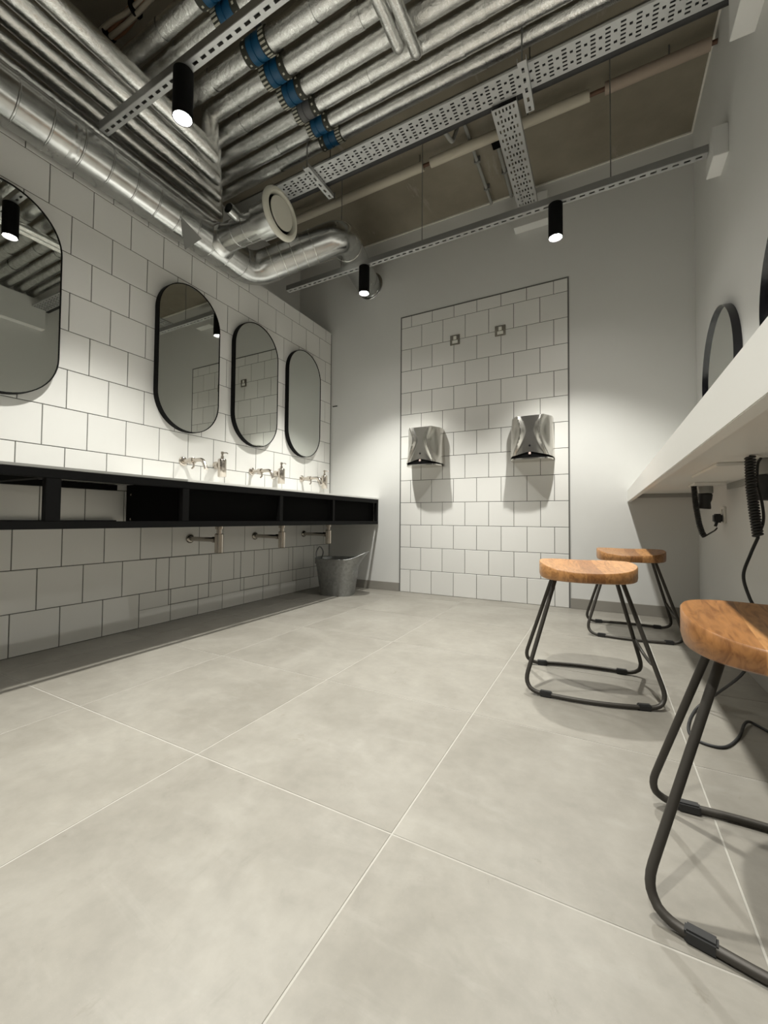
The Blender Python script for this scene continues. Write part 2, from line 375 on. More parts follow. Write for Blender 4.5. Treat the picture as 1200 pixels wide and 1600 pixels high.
# floor tiles
XE = [0.0, 0.213, 0.813, 1.415, 2.017, 2.619, W]; YE = [0.0, -0.2] + [-0.2 - 0.6 * k for k in range(1, 9)] + [YEND]
for xa, xb in zip(XE, XE[1:]):
    for ya, yb in zip(YE, YE[1:]):
        if ya - yb < 0.01: continue
        put_tile(floor, xb - xa, ya - yb, Vector(((xa + xb) / 2, (ya + yb) / 2, -0.0010)), Matrix.Identity(4), th=0.0010, m_='floor_tile', gap=0.0040)
# skirtings, plaster edges, box-outs, beam
def sk(name, *b): 
    o = MB().bbox(*b, 0.0015).build(name, 'skirting'); o['kind'] = 'structure'; return o
sk('baseboard_back', 0.003, PX0 - 0.009, -0.010, -0.0002, 0.0, 0.075)
sk('baseboard_back', PX0 + 1.410, W - 0.0005, -0.010, -0.0002, 0.0, 0.075)
sk('baseboard_right', W - 0.010, W - 0.0003, YEND, -0.0105, 0.0, 0.075)
struct('trim_1', MB().box(-1.3, W - 0.001, -0.010, -0.0004, CEIL - 0.011, CEIL - 0.0005), 'plaster_edge')
struct('trim_2', MB().box(W - 0.010, W - 0.0004, -2.0, -0.011, CEIL - 0.011, CEIL - 0.0005), 'plaster_edge')
struct('trim_3', MB().bbox(W - 0.082, W - 0.0004, YEND, -1.263, 2.632, 2.925, 0.002), 'paint')
struct('trim_4', MB().bbox(W - 0.062, W - 0.0004, -0.862, -0.700, 2.462, 2.612, 0.002), 'paint')
struct('trim_5', MB().bbox(1.797, 2.050, -0.082, -0.0004, 2.962, 3.185, 0.002), 'paint')
struct('trim_6', MB().bbox(-1.3, W - 0.012, -0.98, -0.78, CEIL - 0.012, CEIL - 0.0005, 0.002), 'beam_grey')

# ------------------------------------------------------------------ vanity with basins
VX, VZ0, VZ1 = 0.555, 0.603, 0.832
def vanity():
    r_ = empty('vanity_unit', (0, -2.0, VZ0), 0, 'long black open frame vanity unit fixed along the tiled wall', 'vanity')
    y = lambda v: v + 2.0
    z = lambda v: v - VZ0
    b = MB(); b.bbox(VX - 0.018, VX, y(-4.2), y(-0.012), z(VZ0), z(VZ0 + 0.030), 0.0012).build('front_rail', 'black_satin', r_)
    b = MB(); b.bbox(VX - 0.030, VX, y(-4.2), y(-0.012), z(VZ1 - 0.034), z(VZ1), 0.0012).build('front_rail', 'black_satin', r_)
    for za in (VZ0, VZ1 - 0.034):
        MB().bbox(0.004, 0.030, y(-4.2), y(-2.06), z(za), z(za + 0.030), 0.0012).build('rear_rail', 'black_satin', r_)
    for yy, w in ((-3.20, 0.05), (-2.585, 0.05), (-2.018, 0.036), (-1.320, 0.030), (-0.728, 0.026), (-0.026, 0.026)):
        MB().bbox(VX - 0.030, VX - 0.0005, y(yy - w / 2), y(yy + w / 2), z(VZ0 + 0.0305), z(VZ1 - 0.0345), 0.001).build('post', 'black_satin', r_)
    for yy in (-3.20, -2.585):     # cross bars under the grey top
        MB().bbox(0.031, VX - 0.031, y(yy - 0.02), y(yy + 0.02), z(VZ1 - 0.03), z(VZ1 - 0.004), 0.001).build('cross_bar', 'black_satin', r_)
        MB().bbox(0.031, VX - 0.031, y(yy - 0.02), y(yy + 0.02), z(VZ0), z(VZ0 + 0.026), 0.001).build('cross_bar', 'black_satin', r_)
    MB().box(0.075, 0.505, y(-2.036), y(-2.020), z(VZ0 + 0.012), z(VZ1 - 0.004)).build('side_panel', 'black_matt', r_)
    MB().box(0.490, 0.505, y(-2.019), y(-0.014), z(VZ0 + 0.012), z(VZ1 - 0.004)).build('front_panel', 'black_matt', r_)
    MB().box(0.060, 0.489, y(-2.019), y(-0.014), z(VZ0 + 0.002), z(VZ0 + 0.014)).build('base_panel', 'black_matt', r_)
    for za in (0.640, 0.775):
        MB().lathe([(0.006, 0), (0.006, 0.002), (0.003, 0.004)], 12, axis_T((0.12, y(-2.0365), z(za)), (0, -1, 0))).build('bolt', 'nickel', r_, 40)
vanity()
tag(MB().bbox(0.002, VX - 0.001, -2.009, -0.002, VZ1 + 0.0004, VZ1 + 0.014, 0.0015).build('basin_worktop', 'worktop_white'), 'white worktop on the black vanity below the three oval mirrors', 'worktop')
tag(MB().bbox(0.002, VX - 0.001, -4.2, -2.011, VZ1 + 0.0004, VZ1 + 0.012, 0.0015).build('plain_worktop', 'panel_grey'), 'grey worktop on the open left end of the vanity', 'worktop')
# traps, taps, dispensers
def trap():
    r_ = empty('bottle_trap', (0, 0, 0))
    MB().lathe([(0.030, 0), (0.030, 0.004), (0.024, 0.012), (0.017, 0.014)], 28, axis_T((0.0005, 0, 0), (1, 0, 0))).build('rosette', 'dark_nickel', r_, 40)
    MB().tube([(0.012, 0, 0), (0.255, 0, 0)], 0.0145, 20).build('waste_pipe', 'dark_nickel', r_, 40)
    MB().lathe([(0.012, 0), (0.019, 0.002), (0.019, 0.024), (0.0145, 0.026)], 24, axis_T((0.222, 0, 0), (1, 0, 0))).build('collar', 'dark_nickel', r_, 40)
    MB().lathe([(0.022, -0.082), (0.0265, -0.078), (0.0265, 0.036), (0.022, 0.040)], 28, Matrix.Translation((0.277, 0, 0))).build('cup', 'nickel', r_, 40)
    MB().lathe([(0.0165, 0.040), (0.0165, 0.066), (0.025, 0.068), (0.025, 0.0865)], 28, Matrix.Translation((0.277, 0, 0))).build('inlet', 'nickel', r_, 40)
    return r_
def tap():
    r_ = empty('wall_tap', (0, 0, 0))
    MB().lathe([(0.030, 0), (0.030, 0.006), (0.027, 0.010), (0.020, 0.012)], 28, axis_T((0.0005, 0, 0), (1, 0, 0))).build('rosette', 'nickel', r_, 40)
    MB().lathe([(0.020, 0), (0.0215, 0.004), (0.0215, 0.034), (0.018, 0.036)], 24, axis_T((0.070, 0, -0.002), (1, 0, 0))).build('mixer_body', 'nickel', r_, 40)
    MB().tube(fillet([(0.010, 0, 0), (0.195, 0, 0), (0.224, 0, -0.062)], 0.045, 8), 0.0125, 18).build('spout', 'nickel', r_, 40)
    MB().tube([(0.105, 0, -0.012), (0.112, -0.004, -0.040), (0.105, -0.012, -0.056)], 0.006, 10).build('lever', 'nickel', r_, 40)
    return r_
def dispenser():
    r_ = empty('soap_dispenser', (0, 0, 0))
    MB().lathe([(0.026, 0), (0.026, 0.014), (0.020, 0.032), (0.014, 0.034)], 24, axis_T((0.0005, 0, 0.0), (1, 0, 0))).build('wall_holder', 'nickel', r_, 40)
    MB().lathe([(0.026, -0.085), (0.0285, -0.082), (0.0285, 0.034), (0.024, 0.041), (0.012, 0.046)], 28, Matrix.Translation((0.066, 0, 0))).build('bottle', 'nickel', r_, 40)
    p = MB().lathe([(0.0115, 0.046), (0.0115, 0.060), (0.0075, 0.062), (0.0075, 0.074), (0.011, 0.076), (0.011, 0.090), (0.007, 0.093)], 18, Matrix.Translation((0.066, 0, 0)))
    p.tube([(0.066, 0, 0.084), (0.092, 0.014, 0.084), (0.100, 0.018, 0.078)], 0.0042, 10).build('pump', 'nickel', r_, 40)
    return r_
protos = {'trap': trap(), 'tap': tap(), 'disp': dispenser()}
index_children()
def place(key, locs, labels, cat, group):
    for i, (lo, la) in enumerate(zip(locs, labels)):
        o = protos[key] if i == 0 else copy_tree(protos[key])
        o.location = lo; tag(o, la, cat, group)
place('trap', [(0, -1.576, 0.512), (0, -1.003, 0.512), (0, -0.408, 0.512)],
      ['nickel bottle trap below the vanity, farthest from the pail', 'nickel bottle trap below the vanity, middle of the three', 'nickel bottle trap below the vanity, right beside the pail'], 'bottle trap', 'bottle traps below the vanity')
place('tap', [(0, -1.640, 1.016), (0, -1.047, 1.012), (0, -0.448, 1.010)],
      ['nickel wall tap nearest the bare left end of the vanity', 'nickel wall tap in the middle of the three basins', 'nickel wall tap nearest the back wall'], 'tap', 'wall taps over the basins')
place('disp', [(0, -1.384, 1.020), (0, -0.785, 1.020), (0, -0.190, 1.020)],
      ['steel soap dispenser on the tiles, leftmost of the three', 'steel soap dispenser on the tiles, middle of the three', 'steel soap dispenser on the tiles closest to the corner'], 'soap dispenser', 'soap dispensers beside the taps')

# ------------------------------------------------------------------ mirrors
def stadium(w, h, n=28):
    R_ = w / 2; s = h / 2 - R_; out = []
    for k in range(n + 1): a = PI * k / n; out.append((R_ * math.cos(a), s + R_ * math.sin(a)))
    for k in range(n + 1): a = PI + PI * k / n; out.append((R_ * math.cos(a), -s + R_ * math.sin(a)))
    return out
def rim_profile(mb, outl, inl, d0, d1):
    n = len(outl); rings = [[(x, d0, z) for x, z in outl], [(x, d1, z) for x, z in outl], [(x, d1, z) for x, z in inl], [(x, d0, z) for x, z in inl]]
    vs = sum(rings, []); fs = []
    for a in range(4):
        b_ = (a + 1) % 4
        fs += [(a * n + i, a * n + (i + 1) % n, b_ * n + (i + 1) % n, b_ * n + i) for i in range(n)]
    return mb.add(vs, fs)
def framed_mirror(outl, inl, depth, glass_d, frame_mat='black_satin', name='oval_mirror'):
    """local: wall plane y=0, face towards -y"""
    r_ = empty(name, (0, 0, 0))
    rim_profile(MB(), outl, inl, -0.0005, -depth).build('frame', frame_mat, r_, 35)
    MB().prism(inl, -0.001, -glass_d).build('glass', 'mirror_glass', r_)
    return r_
protos['oval'] = framed_mirror(stadium(0.452, 0.962), stadium(0.442, 0.952), 0.040, 0.037)
index_children()
for i, (yy, la) in enumerate(((-1.625, 'tall pill shaped mirror with black frame, second from the left, reflecting a ceiling rail'), (-1.037, 'tall pill shaped mirror with black frame, reflecting the tile panel and one switch'),
                              (-0.456, 'tall pill shaped mirror with black frame, nearest the back corner'), (-2.583, 'pill shaped mirror cut by the left picture edge, reflecting lamp and pipes'))):
    o = protos['oval'] if i == 0 else copy_tree(protos['oval'])
    o.location = (0.0, yy, 1.685); o.rotation_euler = (0, 0, PI / 2); tag(o, la, 'mirror', 'pill shaped mirrors over the vanity')
def circ(r, n=56): return [(r * math.cos(2 * PI * k / n), r * math.sin(2 * PI * k / n)) for k in range(n)]
protos['round'] = framed_mirror(circ(0.335), circ(0.331), 0.033, 0.0185, 'black_gloss', 'round_mirror')
index_children()
for i, (yy, la) in enumerate(((-0.690, 'round black rimmed mirror above the white counter, nearest the back wall'), (-1.705, 'round black rimmed mirror at the right picture edge above the counter'))):
    o = protos['round'] if i == 0 else copy_tree(protos['round'])
    o.location = (W, yy, 1.420); o.rotation_euler = (0, 0, -PI / 2); tag(o, la, 'mirror', 'round mirrors over the white counter')

# ------------------------------------------------------------------ hand dryers, switches, wall marks
def hand_dryer():
    r_ = empty('hand_dryer', (0, 0, 0)); WD, H = 0.157, 0.325
    NU, NV = 40, 26; mb = MB(); vs = []; fs = []
    def prof(u, v):
        wst = (v - 0.60) / 0.60; p = 2.3 + 1.6 * wst * wst; inner = 0.42 + 0.42 * abs(wst) ** 1.6
        au = abs(u); d = 0.078 + 0.105 * max(0.0, 1 - au ** p) ** 0.66
        ridge = math.exp(-((au - inner) / 0.12) ** 2) * 0.024 - math.exp(-((au - 0.0) / 0.28) ** 2) * 0.006 * (1 - abs(wst))
        return d + ridge * (1 - au ** 8)
    def zlow(u): return 0.020 + 0.036 * (1 - abs(u)) ** 1.0
    us = []
    for i in range(NU + 1):
        t = -1 + 2 * i / NU; us.append(math.sin(t * PI / 2) * 0.55 + t * 0.45)
    for j in range(NV + 1):
        v = j / NV
        for i, u in enumerate(us):
            zz = zlow(u) + (H - zlow(u)) * v; taper = 1.0 - 0.055 * v
            d = prof(u, v); top = max(0.0, (v - 0.93) / 0.07); d -= 0.0
            vs.append((u * WD * taper, -d, zz))
    n1 = NU + 1
    for j in range(NV):
        for i in range(NU): fs.append((j * n1 + i, j * n1 + i + 1, (j + 1) * n1 + i + 1, (j + 1) * n1 + i))
    # sides, top and a bottom edge running back to the wall
    o = len(vs)
    for j in range(NV + 1):
        for side in (0, NU):
            q = vs[j * n1 + side]; vs.append((q[0], -0.0005, q[2]))
    for j in range(NV):
        fs.append((j * n1, (j + 1) * n1, o + (j + 1) * 2, o + j * 2)); fs.append((j * n1 + NU, o + j * 2 + 1, o + (j + 1) * 2 + 1, (j + 1) * n1 + NU))
    fs.append(tuple(NV * n1 + i for i in range(n1)) + (o + NV * 2 + 1, o + NV * 2))
    mb.add(vs, fs).build('shell', 'brushed_steel', r_, 50)
    # base plate follows the plan of the shell, black outlet between them
    plan = [(u * WD * 0.985, prof(u, 0.0)) for u in us]
    b = MB(); k = len(plan); pv = [(x, -d, 0.0) for x, d in plan] + [(x, -d, 0.010) for x, d in plan]; pv += [(plan[-1][0], -0.001, 0), (plan[0][0], -0.001, 0), (plan[-1][0], -0.001, 0.010), (plan[0][0], -0.001, 0.010)]
    bf = [tuple(range(k)) + (2 * k, 2 * k + 1), tuple(range(2 * k - 1, k - 1, -1)) + (2 * k + 3, 2 * k + 2)] + [(i, i + 1, k + i + 1, k + i) for i in range(k - 1)]
    b.add(pv, bf).build('base_lip', 'brushed_steel', r_, 30)
    b = MB(); pv = []; 
    for x, d in plan: pv.append((x * 0.97, -d + 0.006, 0.0105))
    for (x, d), u in zip(plan, us): pv.append((x * 0.97, -d + 0.006, zlow(u) + 0.012))
    b.add(pv, [(i, i + 1, k + i + 1, k + i) for i in range(k - 1)]).build('air_outlet', 'black_matt', r_)
    MB().lathe([(0.0075, 0), (0.0075, 0.0015), (0.004, 0.002)], 14, axis_T((0, -prof(0, 0.18) - 0.0005, 0.100), (0, -1, 0))).build('sensor', 'black_gloss', r_)
    MB().bbox(-0.008, 0.008, -prof(0, 0) - 0.001, -prof(0, 0) + 0.008, 0.034, 0.052, 0.002).build('outlet_lamp', 'pink_led', r_)
    return r_
protos['dryer'] = hand_dryer(); index_children()
for i, (xx, la) in enumerate(((1.048, 'brushed steel hand dryer on the left of the tile panel'), (1.930, 'brushed steel hand dryer on the right of the tile panel'))):
    o = protos['dryer'] if i == 0 else copy_tree(protos['dryer']); o.location = (xx, -0.0045, 1.106); tag(o, la, 'hand dryer', 'hand dryers on the tile panel')
def switch():
    r_ = empty('switch_plate', (0, 0, 0))
    MB().bbox(-0.043, 0.043, -0.007, -0.0003, -0.043, 0.043, 0.002).build('plate', 'dark_nickel', r_)
    MB().bbox(-0.013, 0.013, -0.011, -0.0068, 0.002, 0.032, 0.0015).build('rocker', 'white_plastic', r_)
    b = MB(); b.bbox(-0.024, 0.024, -0.009, -0.0068, -0.030, -0.004, 0.0015); b.build('fuse_holder', 'white_plastic', r_)
    for sx in (-1, 1): MB().lathe([(0.0035, 0), (0.0035, 0.001)], 10, axis_T((sx * 0.034, -0.0068, 0), (0, -1, 0))).build('screw', 'nickel', r_)
    return r_
protos['switch'] = switch(); index_children()
for i, (xx, la) in enumerate(((1.294, 'square steel switch plate high above the left dryer'), (1.677, 'square steel switch plate above and left of the right dryer'))):
    o = protos['switch'] if i == 0 else copy_tree(protos['switch']); o.location = (xx, -0.0045, 2.196); tag(o, la, 'switch', 'switch plates high on the tile panel')
tag(MB().bbox(0.020, 0.075, -0.006, -0.0003, 1.770, 1.778, 0.001).build('wall_clip', 'black_matt'), 'tiny black clip on the back wall beside the tile corner', 'clip')

# ------------------------------------------------------------------ pail
def pail():
    r_ = empty('pail', (0.375, -0.40, 0), math.radians(14), 'galvanised zinc pail with a pouring lip, under the vanity end', 'pail')
    N, H = 64, 0.315; mb = MB(); vs = []; rows = 9
    def pt(a, k, inset=0.0):
        c, s_ = math.cos(a), math.sin(a); e = 0.62
        cx = math.copysign(abs(c) ** e, c); sy = math.copysign(abs(s_) ** e, s_)
        r0x, r0y = 0.140, 0.115; r1x, r1y = 0.185, 0.150
        x = (r0x + (r1x - r0x) * k - inset) * cx; y = (r0y + (r1y - r0y) * k - inset) * sy
        lip = max(0.0, c) ** 6 * (1 if abs(s_) < 0.9 else 0); kk = max(0.0, (k - 0.80) / 0.20)
        x += lip * 0.085 * kk ** 1.3
        z = H * k + lip * 0.055 * kk ** 1.5 - (1 - lip) * 0.006 * kk * abs(s_)
        return (x, y, z)
    for k in range(rows + 1):
        t = k / rows
        for j in range(N): vs.append(pt(2 * PI * j / N, t))
    for k in range(rows, -1, -1):
        t = max(k / rows, 0.012)
        for j in range(N): vs.append(pt(2 * PI * j / N, t, 0.003))
    n = 2 * (rows + 1); fs = [(i * N + j, i * N + (j + 1) % N, (i + 1) * N + (j + 1) % N, (i + 1) * N + j) for i in range(n - 1) for j in range(N)]
    fs += [tuple(range(N - 1, -1, -1)), tuple((n - 1) * N + j for j in range(N))]
    mb.add(vs, fs).build('body', 'pail_zinc', r_, 35)
    MB().tube([pt(2 * PI * j / N, 1.0) for j in range(N)] + [pt(0, 1.0)], 0.0045, 8, False).build('rolled_rim', 'pail_zinc', r_, 60)
    MB().tube(spline([(-0.178, -0.05, 0.30), (-0.182, -0.046, 0.36), (-0.170, 0.0, 0.405), (-0.158, 0.046, 0.36), (-0.170, 0.05, 0.30)], 8), 0.0055, 10).build('handle', 'pail_zinc', r_, 60)
    for sy in (-1, 1): MB().bbox(-0.188, -0.165, sy * 0.05 - 0.012, sy * 0.05 + 0.012, 0.262, 0.304, 0.002).build('handle_lug', 'pail_zinc', r_)
pail()

# ------------------------------------------------------------------ ceiling rails and spotlights
def perforated(x0, x1, y0, y1, z, xs, rows):
    """sheet at height z with real slots; xs = list of (start,end,pattern) along x per period, rows: pattern -> list of (v0,v1)"""
    ys = sorted({y0, y1} | {q for pat in rows.values() for ab in pat for q in ab}); mb = MB(); idx = {}
    def vid(x, y):
        k = (round(x, 5), round(y, 5))
        if k not in idx: idx[k] = len(mb.v); mb.v.append((x, y, z))
        return idx[k]
    xb = [(x0, None)]
    cells = []; prev = x0
    for a, b_, pat in xs:
        if b_ > x1 - 0.004: break
        cells.append((prev, a, None)); cells.append((a, b_, pat)); prev = b_
    cells.append((prev, x1, None))
    for a, b_, pat in cells:
        if b_ - a < 1e-5: continue
        for c, d in zip(ys, ys[1:]):
            if pat and any(p[0] <= c + 1e-6 and d - 1e-6 <= p[1] for p in rows[pat]): continue
            mb.f.append((vid(a, c), vid(b_, c), vid(b_, d), vid(a, d))); mb.mi.append(0)
    return mb
def solid(o, t):
    md = o.modifiers.new('thickness', 'SOLIDIFY'); md.thickness = t; md.offset = 0; return o
def light_rail(x0, x1, yc, label, rods):
    zb = 2.552; h = 0.021
    r_ = empty('slotted_rail', ((x0 + x1) / 2, yc, zb), 0, label, 'rail', 'slotted steel rails under the pipes')
    ox = (x0 + x1) / 2; xs = []; x = x0 - ox + 0.015
    while x < x1 - ox: xs.append((x, x + 0.028, 'A')); x += 0.050
    solid(perforated(x0 - ox, x1 - ox, -h, h, 0.0012, xs, {'A': [(-0.006, 0.006)]}).build('slotted_face', 'tray_steel', r_), 0.0024)  # lighter steel than the sides, painting in the lit underside
    for sy in (-1, 1):
        b = MB().box(x0 - ox, x1 - ox, sy * h - 0.0012, sy * h + 0.0012, 0.0025, 0.041); b.box(x0 - ox, x1 - ox, min(sy * h, sy * (h - 0.010)), max(sy * h, sy * (h - 0.010)), 0.0385, 0.041)
        b.build('side_wall', 'rail_side_shade', r_)
    for rx in rods:
        b = MB().tube([(rx - ox, 0, 0.003), (rx - ox, 0, CEIL - zb - 0.001)], 0.003, 8); b.lathe([(0.009, 0.041), (0.009, 0.049)], 6, Matrix.Translation((rx - ox, 0, 0)))
        b.build('hanger_rod', 'trim_dark', r_)
light_rail(0.085, 2.899, -0.760, 'slotted steel rail carrying two black spotlights in front of the back wall', (0.62, 1.30, 2.46))
light_rail(0.236, 2.8825, -2.285, 'slotted steel rail below the foil pipes carrying the near spotlight', ())
light_rail(0.236, 2.880, -3.800, 'slotted steel rail overhead behind the viewpoint', (1.2, 2.5))
def spotlight():
    r_ = empty('ceiling_spotlight', (0, 0, 0)); L_, R_ = 0.205, 0.0405
    MB().lathe([(R_ - 0.004, -L_ + 0.024), (R_ - 0.004, -L_), (R_ - 0.0008, -L_ - 0.0004), (R_, -L_ + 0.001), (R_, -0.002), (R_ - 0.002, -0.0002), (0.008, -0.0002)], 40).build('body', 'black_satin', r_, 40)
    MB().lathe([(0.001, -L_ + 0.018), (R_ - 0.0045, -L_ + 0.018), (R_ - 0.0045, -L_ + 0.021), (0.001, -L_ + 0.021)], 32).build('lens', 'lamp_glow', r_)
    return r_
protos['spot'] = spotlight(); index_children()
LAMPS = [(0.840, -2.285, 'black cylinder spotlight hanging amid the foil pipes, top left', 1.0), (0.830, -0.760, 'black cylinder spotlight in front of the duct outlet near the back wall', 1.0),
         (2.168, -0.760, 'black cylinder spotlight to the right above the hand dryers', 1.0), (2.168, -2.285, 'black cylinder spotlight overhead beyond the upper frame, on the near rail', 1.0),
         (0.840, -3.800, 'black cylinder spotlight behind the viewpoint on the vanity side', 1.0), (2.168, -3.800, 'black cylinder spotlight behind the viewpoint on the counter side', 1.0)]
for i, (xx, yy, la, k) in enumerate(LAMPS):
    o = protos['spot'] if i == 0 else copy_tree(protos['spot']); o.location = (xx, yy, 2.5515); tag(o, la, 'spotlight', 'black cylinder spotlights on the rails')
    ld = bpy.data.lights.new('spot_beam', 'SPOT'); ld.energy = LAMP_W * k; ld.color = LAMP_COL; ld.spot_size = math.radians(LAMP_ANGLE); ld.spot_blend = LAMP_BLEND; ld.shadow_soft_size = 0.030
    lo = bpy.data.objects.new('spot_beam', ld); COL.objects.link(lo); lo.location = (xx, yy, 2.5515 - 0.2075)

# ------------------------------------------------------------------ foil lagged pipes with couplings
ZX, ZY = 2.985, 2.785
YP = [-2.207, -2.105, -1.935, -1.812, -1.690, -1.578, -1.470, -1.368]      # from the lamp side to the tray side
RP = [0.041, 0.040, 0.048, 0.047, 0.046, 0.040, 0.041, 0.039]
XL = [None, None, None, 0.412, 0.290, 0.172, 0.055, -0.055]                # where the pipe turns down and runs along the left wall
RANK = ['farthest from the tray, half hidden', 'second from the far side, behind the slotted rail', 'third from the far side, just past the rail', 'fourth from the far side',
        'fourth from the cable tray', 'third from the cable tray, with a grey coupling', 'second from the cable tray', 'right beside the cable tray']
def coupling(parent, x, R_, flip, blue=True):
    s = -1 if flip else 1; T = axis_T((x, 0, 0), (s, 0, 0)); bm_ = 'blue_band' if blue else 'grey_band'; R2 = R_ + 0.0055
    c = MB().lathe([(R_ + 0.001, -0.082), (R2, -0.080), (R2, -0.044), (R_ + 0.002, -0.043)], 36, T).build('coupling_collar', 'dark_collar', parent, 40)
    rb = MB()
    for k in range(18):
        a = 2 * PI * (k + 0.5) / 18; rb.box(R2 - 0.001, R2 + 0.0012, -0.0042, 0.0042, -0.078, -0.047, T @ Matrix.Rotation(a, 4, 'Z'))
    rb.build('grip_ribs', 'pale_rib', c, kind='stuff')
    b = MB().lathe([(R_ + 0.002, -0.043), (R2 + 0.001, -0.042), (R2 + 0.001, -0.012), (R_ + 0.001, -0.011), (R_ + 0.001, 0.003), (R2 + 0.001, 0.004), (R2 + 0.001, 0.036), (R_ + 0.002, 0.037)], 36, T)
    b.build('coupling_band', bm_, parent, 40)
    c2 = MB().lathe([(R_ + 0.002, 0.037), (R2, 0.038), (R2, 0.072), (R_ + 0.001, 0.074)], 36, T).build('coupling_collar', 'dark_collar', parent, 40)
    rb = MB()
    for k in range(9):
        a = 2 * PI * (k + 0.5) / 9; rb.box(R2 - 0.001, R2 + 0.002, -0.0046, 0.0046, 0.050, 0.060, T @ Matrix.Rotation(a, 4, 'Z'))
    rb.build('grip_ribs', 'pale_rib', c2, kind='stuff')
for i, (yy, R_, xl) in enumerate(zip(YP, RP, XL)):
    r_ = empty('foil_pipe', (W - 0.1, yy, ZX), 0, 'silver foil lagged ceiling pipe, ' + RANK[i], 'pipe', 'foil lagged pipes under the slab')
    ox = W - 0.1
    xe = W - ox - 0.002
    if xl is None:
        path = [(xe, 0, 0), (-0.415 - ox, 0, 0)]
        MB().tube(resample(path, 0.035), R_, 22, True, 0.035, i * 3.7).build('lagging', 'foil', r_, 60)
    else:
        path = [(xe, 0, 0), (xl - ox, 0, 0), (xl - ox, 0, ZY - ZX), (xl - ox, YEND - yy + 0.003, ZY - ZX)]
        run = [Vector((xe, 0, 0)), Vector((xl - ox + R_ * 0.0, 0, 0))]
        MB().tube(resample(path[:2], 0.035) + resample(path[1:3], 0.05)[1:] + resample(path[2:], 0.05)[1:], R_, 22, True, 0.035, i * 3.7).build('lagging', 'foil', r_, 38)
    # taped joints in the foil
    random.seed(40 + i)
    for k in range(3):
        tx = (0.55 + 0.09 * i * 0 + random.uniform(-0.08, 0.08)) if k == 0 else random.uniform(1.2, 2.7)
        if xl is not None and tx < xl + 0.15: tx = xl + 0.2
        MB().tube(resample([(tx - ox - 0.022, 0, 0), (tx - ox + 0.022, 0, 0)], 0.011), R_ + 0.0022, 22, False, 0.035, i * 3.7).build('tape_band', 'foil', r_, 60)
    cx = 0.895 + 0.060 * i / 7
    coupling(r_, cx - ox, R_, flip=i in (2, 7, 0), blue=(i != 5))
# two lower pipes along y, hanging below the others, ends turned up
for x0, y1, la in ((1.575, -1.700, 'left'), (1.640, -1.640, 'right')):
    r_ = empty('foil_drop_pipe', (x0, y1, 2.868), 0, 'silver foil pipe crossing below the others overhead, %s of a pair' % la, 'pipe', 'pair of foil pipes crossing below')
    p = resample(fillet([(0, YEND - y1 + 0.003, 0), (0, 0, 0), (0, 0.0, 0.036)], 0.03, 6), 0.04)
    MB().tube(p, 0.0285, 20, True, 0.04, x0 * 9).build('lagging', 'foil', r_, 45)
    for ty in (-0.55, -1.4): MB().tube([(0, ty - 0.02, 0), (0, ty, 0), (0, ty + 0.02, 0)], 0.0305, 20, False, 0.03, 2).build('tape_band', 'foil', r_, 60)
# dark pipe beyond and copper cable bundle
r_ = empty('grey_pipe', (0.52, -2.36, 3.02), 0, 'dull grey pipe in shadow above the left foil pipes', 'pipe')
MB().tube(resample([(0, 0.0, 0.0), (0, YEND + 2.36 + 0.003, 0.0)], 0.05), 0.030, 20, True, 0.03, 5).build('lagging', 'trim_dark', r_, 60)
r_ = empty('cable_bundle', (0.20, -2.268, 3.085), 0, 'bundle of copper coloured cables tied up in the top left', 'cable')
for k, (dy, dz, m_) in enumerate(((0.016, 0.0, 'copper_cable'), (-0.016, 0.004, 'clear_sleeve'), (0.0, 0.022, 'copper_cable'), (0.004, -0.018, 'clear_sleeve'))):
    pts = [(xx, dy * (1 + 0.7 * math.sin(xx * 14 + k)), dz * (1 + 0.6 * math.cos(xx * 14 + k * 1.3))) for xx in [-0.1 + 0.1 * q for q in range(28)]]
    MB().tube(spline(pts, 3), 0.011, 10).build('cable', m_, r_, 60)
for q in range(7): MB().tube([(0.02 + 0.22 * q, 0, 0), (0.03 + 0.22 * q, 0, 0)], 0.034, 14).build('cable_tie', 'black_matt', r_, 60)
# strut the couplings hang from
r_ = empty('pipe_strut', (0.93, -1.8, 3.065), 0, 'steel strut above the blue pipe couplings', 'strut')
MB().bbox(-0.02, 0.02, -0.40, 0.52, 0.0, 0.04, 0.002).build('channel', 'tray_steel', r_)
for dy in (-0.36, 0.48): MB().tube([(0, dy, 0.0), (0, dy, CEIL - 3.066)], 0.005, 8).build('hanger_rod', 'trim_dark', r_)

# ------------------------------------------------------------------ cable trays
def tray(name, length, width, label, flange=0.045, cat='cable tray'):
    """local: runs along +x from 0, width centred on y, underside z=0"""
    r_ = empty(name, (0, 0, 0), 0, label, cat)
    xs = []; x = 0.012
    k = 0
    while x < length - 0.02:
        if k % 2 == 0: xs.append((x, x + 0.021, 'A')); x += 0.034
        else: xs.append((x, x + 0.013, 'B' if k % 4 == 1 else 'C')); x += 0.026
        k += 1
    w = width / 2; step = width / 7.0
    A = [(-w + step * (q + 0.75), -w + step * (q + 0.75) + 0.0088) for q in range(6)]
    Bp = [(-w + step * 2.0, -w + step * 2.0 + 0.012)]; Cp = [(-w + step * 4.6, -w + step * 4.6 + 0.012)]
    solid(perforated(0, length, -w, w, 0.001, xs, {'A': A, 'B': Bp + Cp, 'C': Bp + Cp}).build('perforated_base', 'tray_steel', r_), 0.002)
    for sy in (-1, 1): MB().box(0, length, sy * w - 0.001, sy * w + 0.001, 0.002, flange if sy < 0 and length < 1 else 0.010).build('flange', 'tray_steel', r_)
    return r_
t = tray('cable_tray', W - 0.50 - 0.002, 0.130, 'long perforated steel cable tray running to the right wall'); t.location = (0.50, -1.320, 2.832)
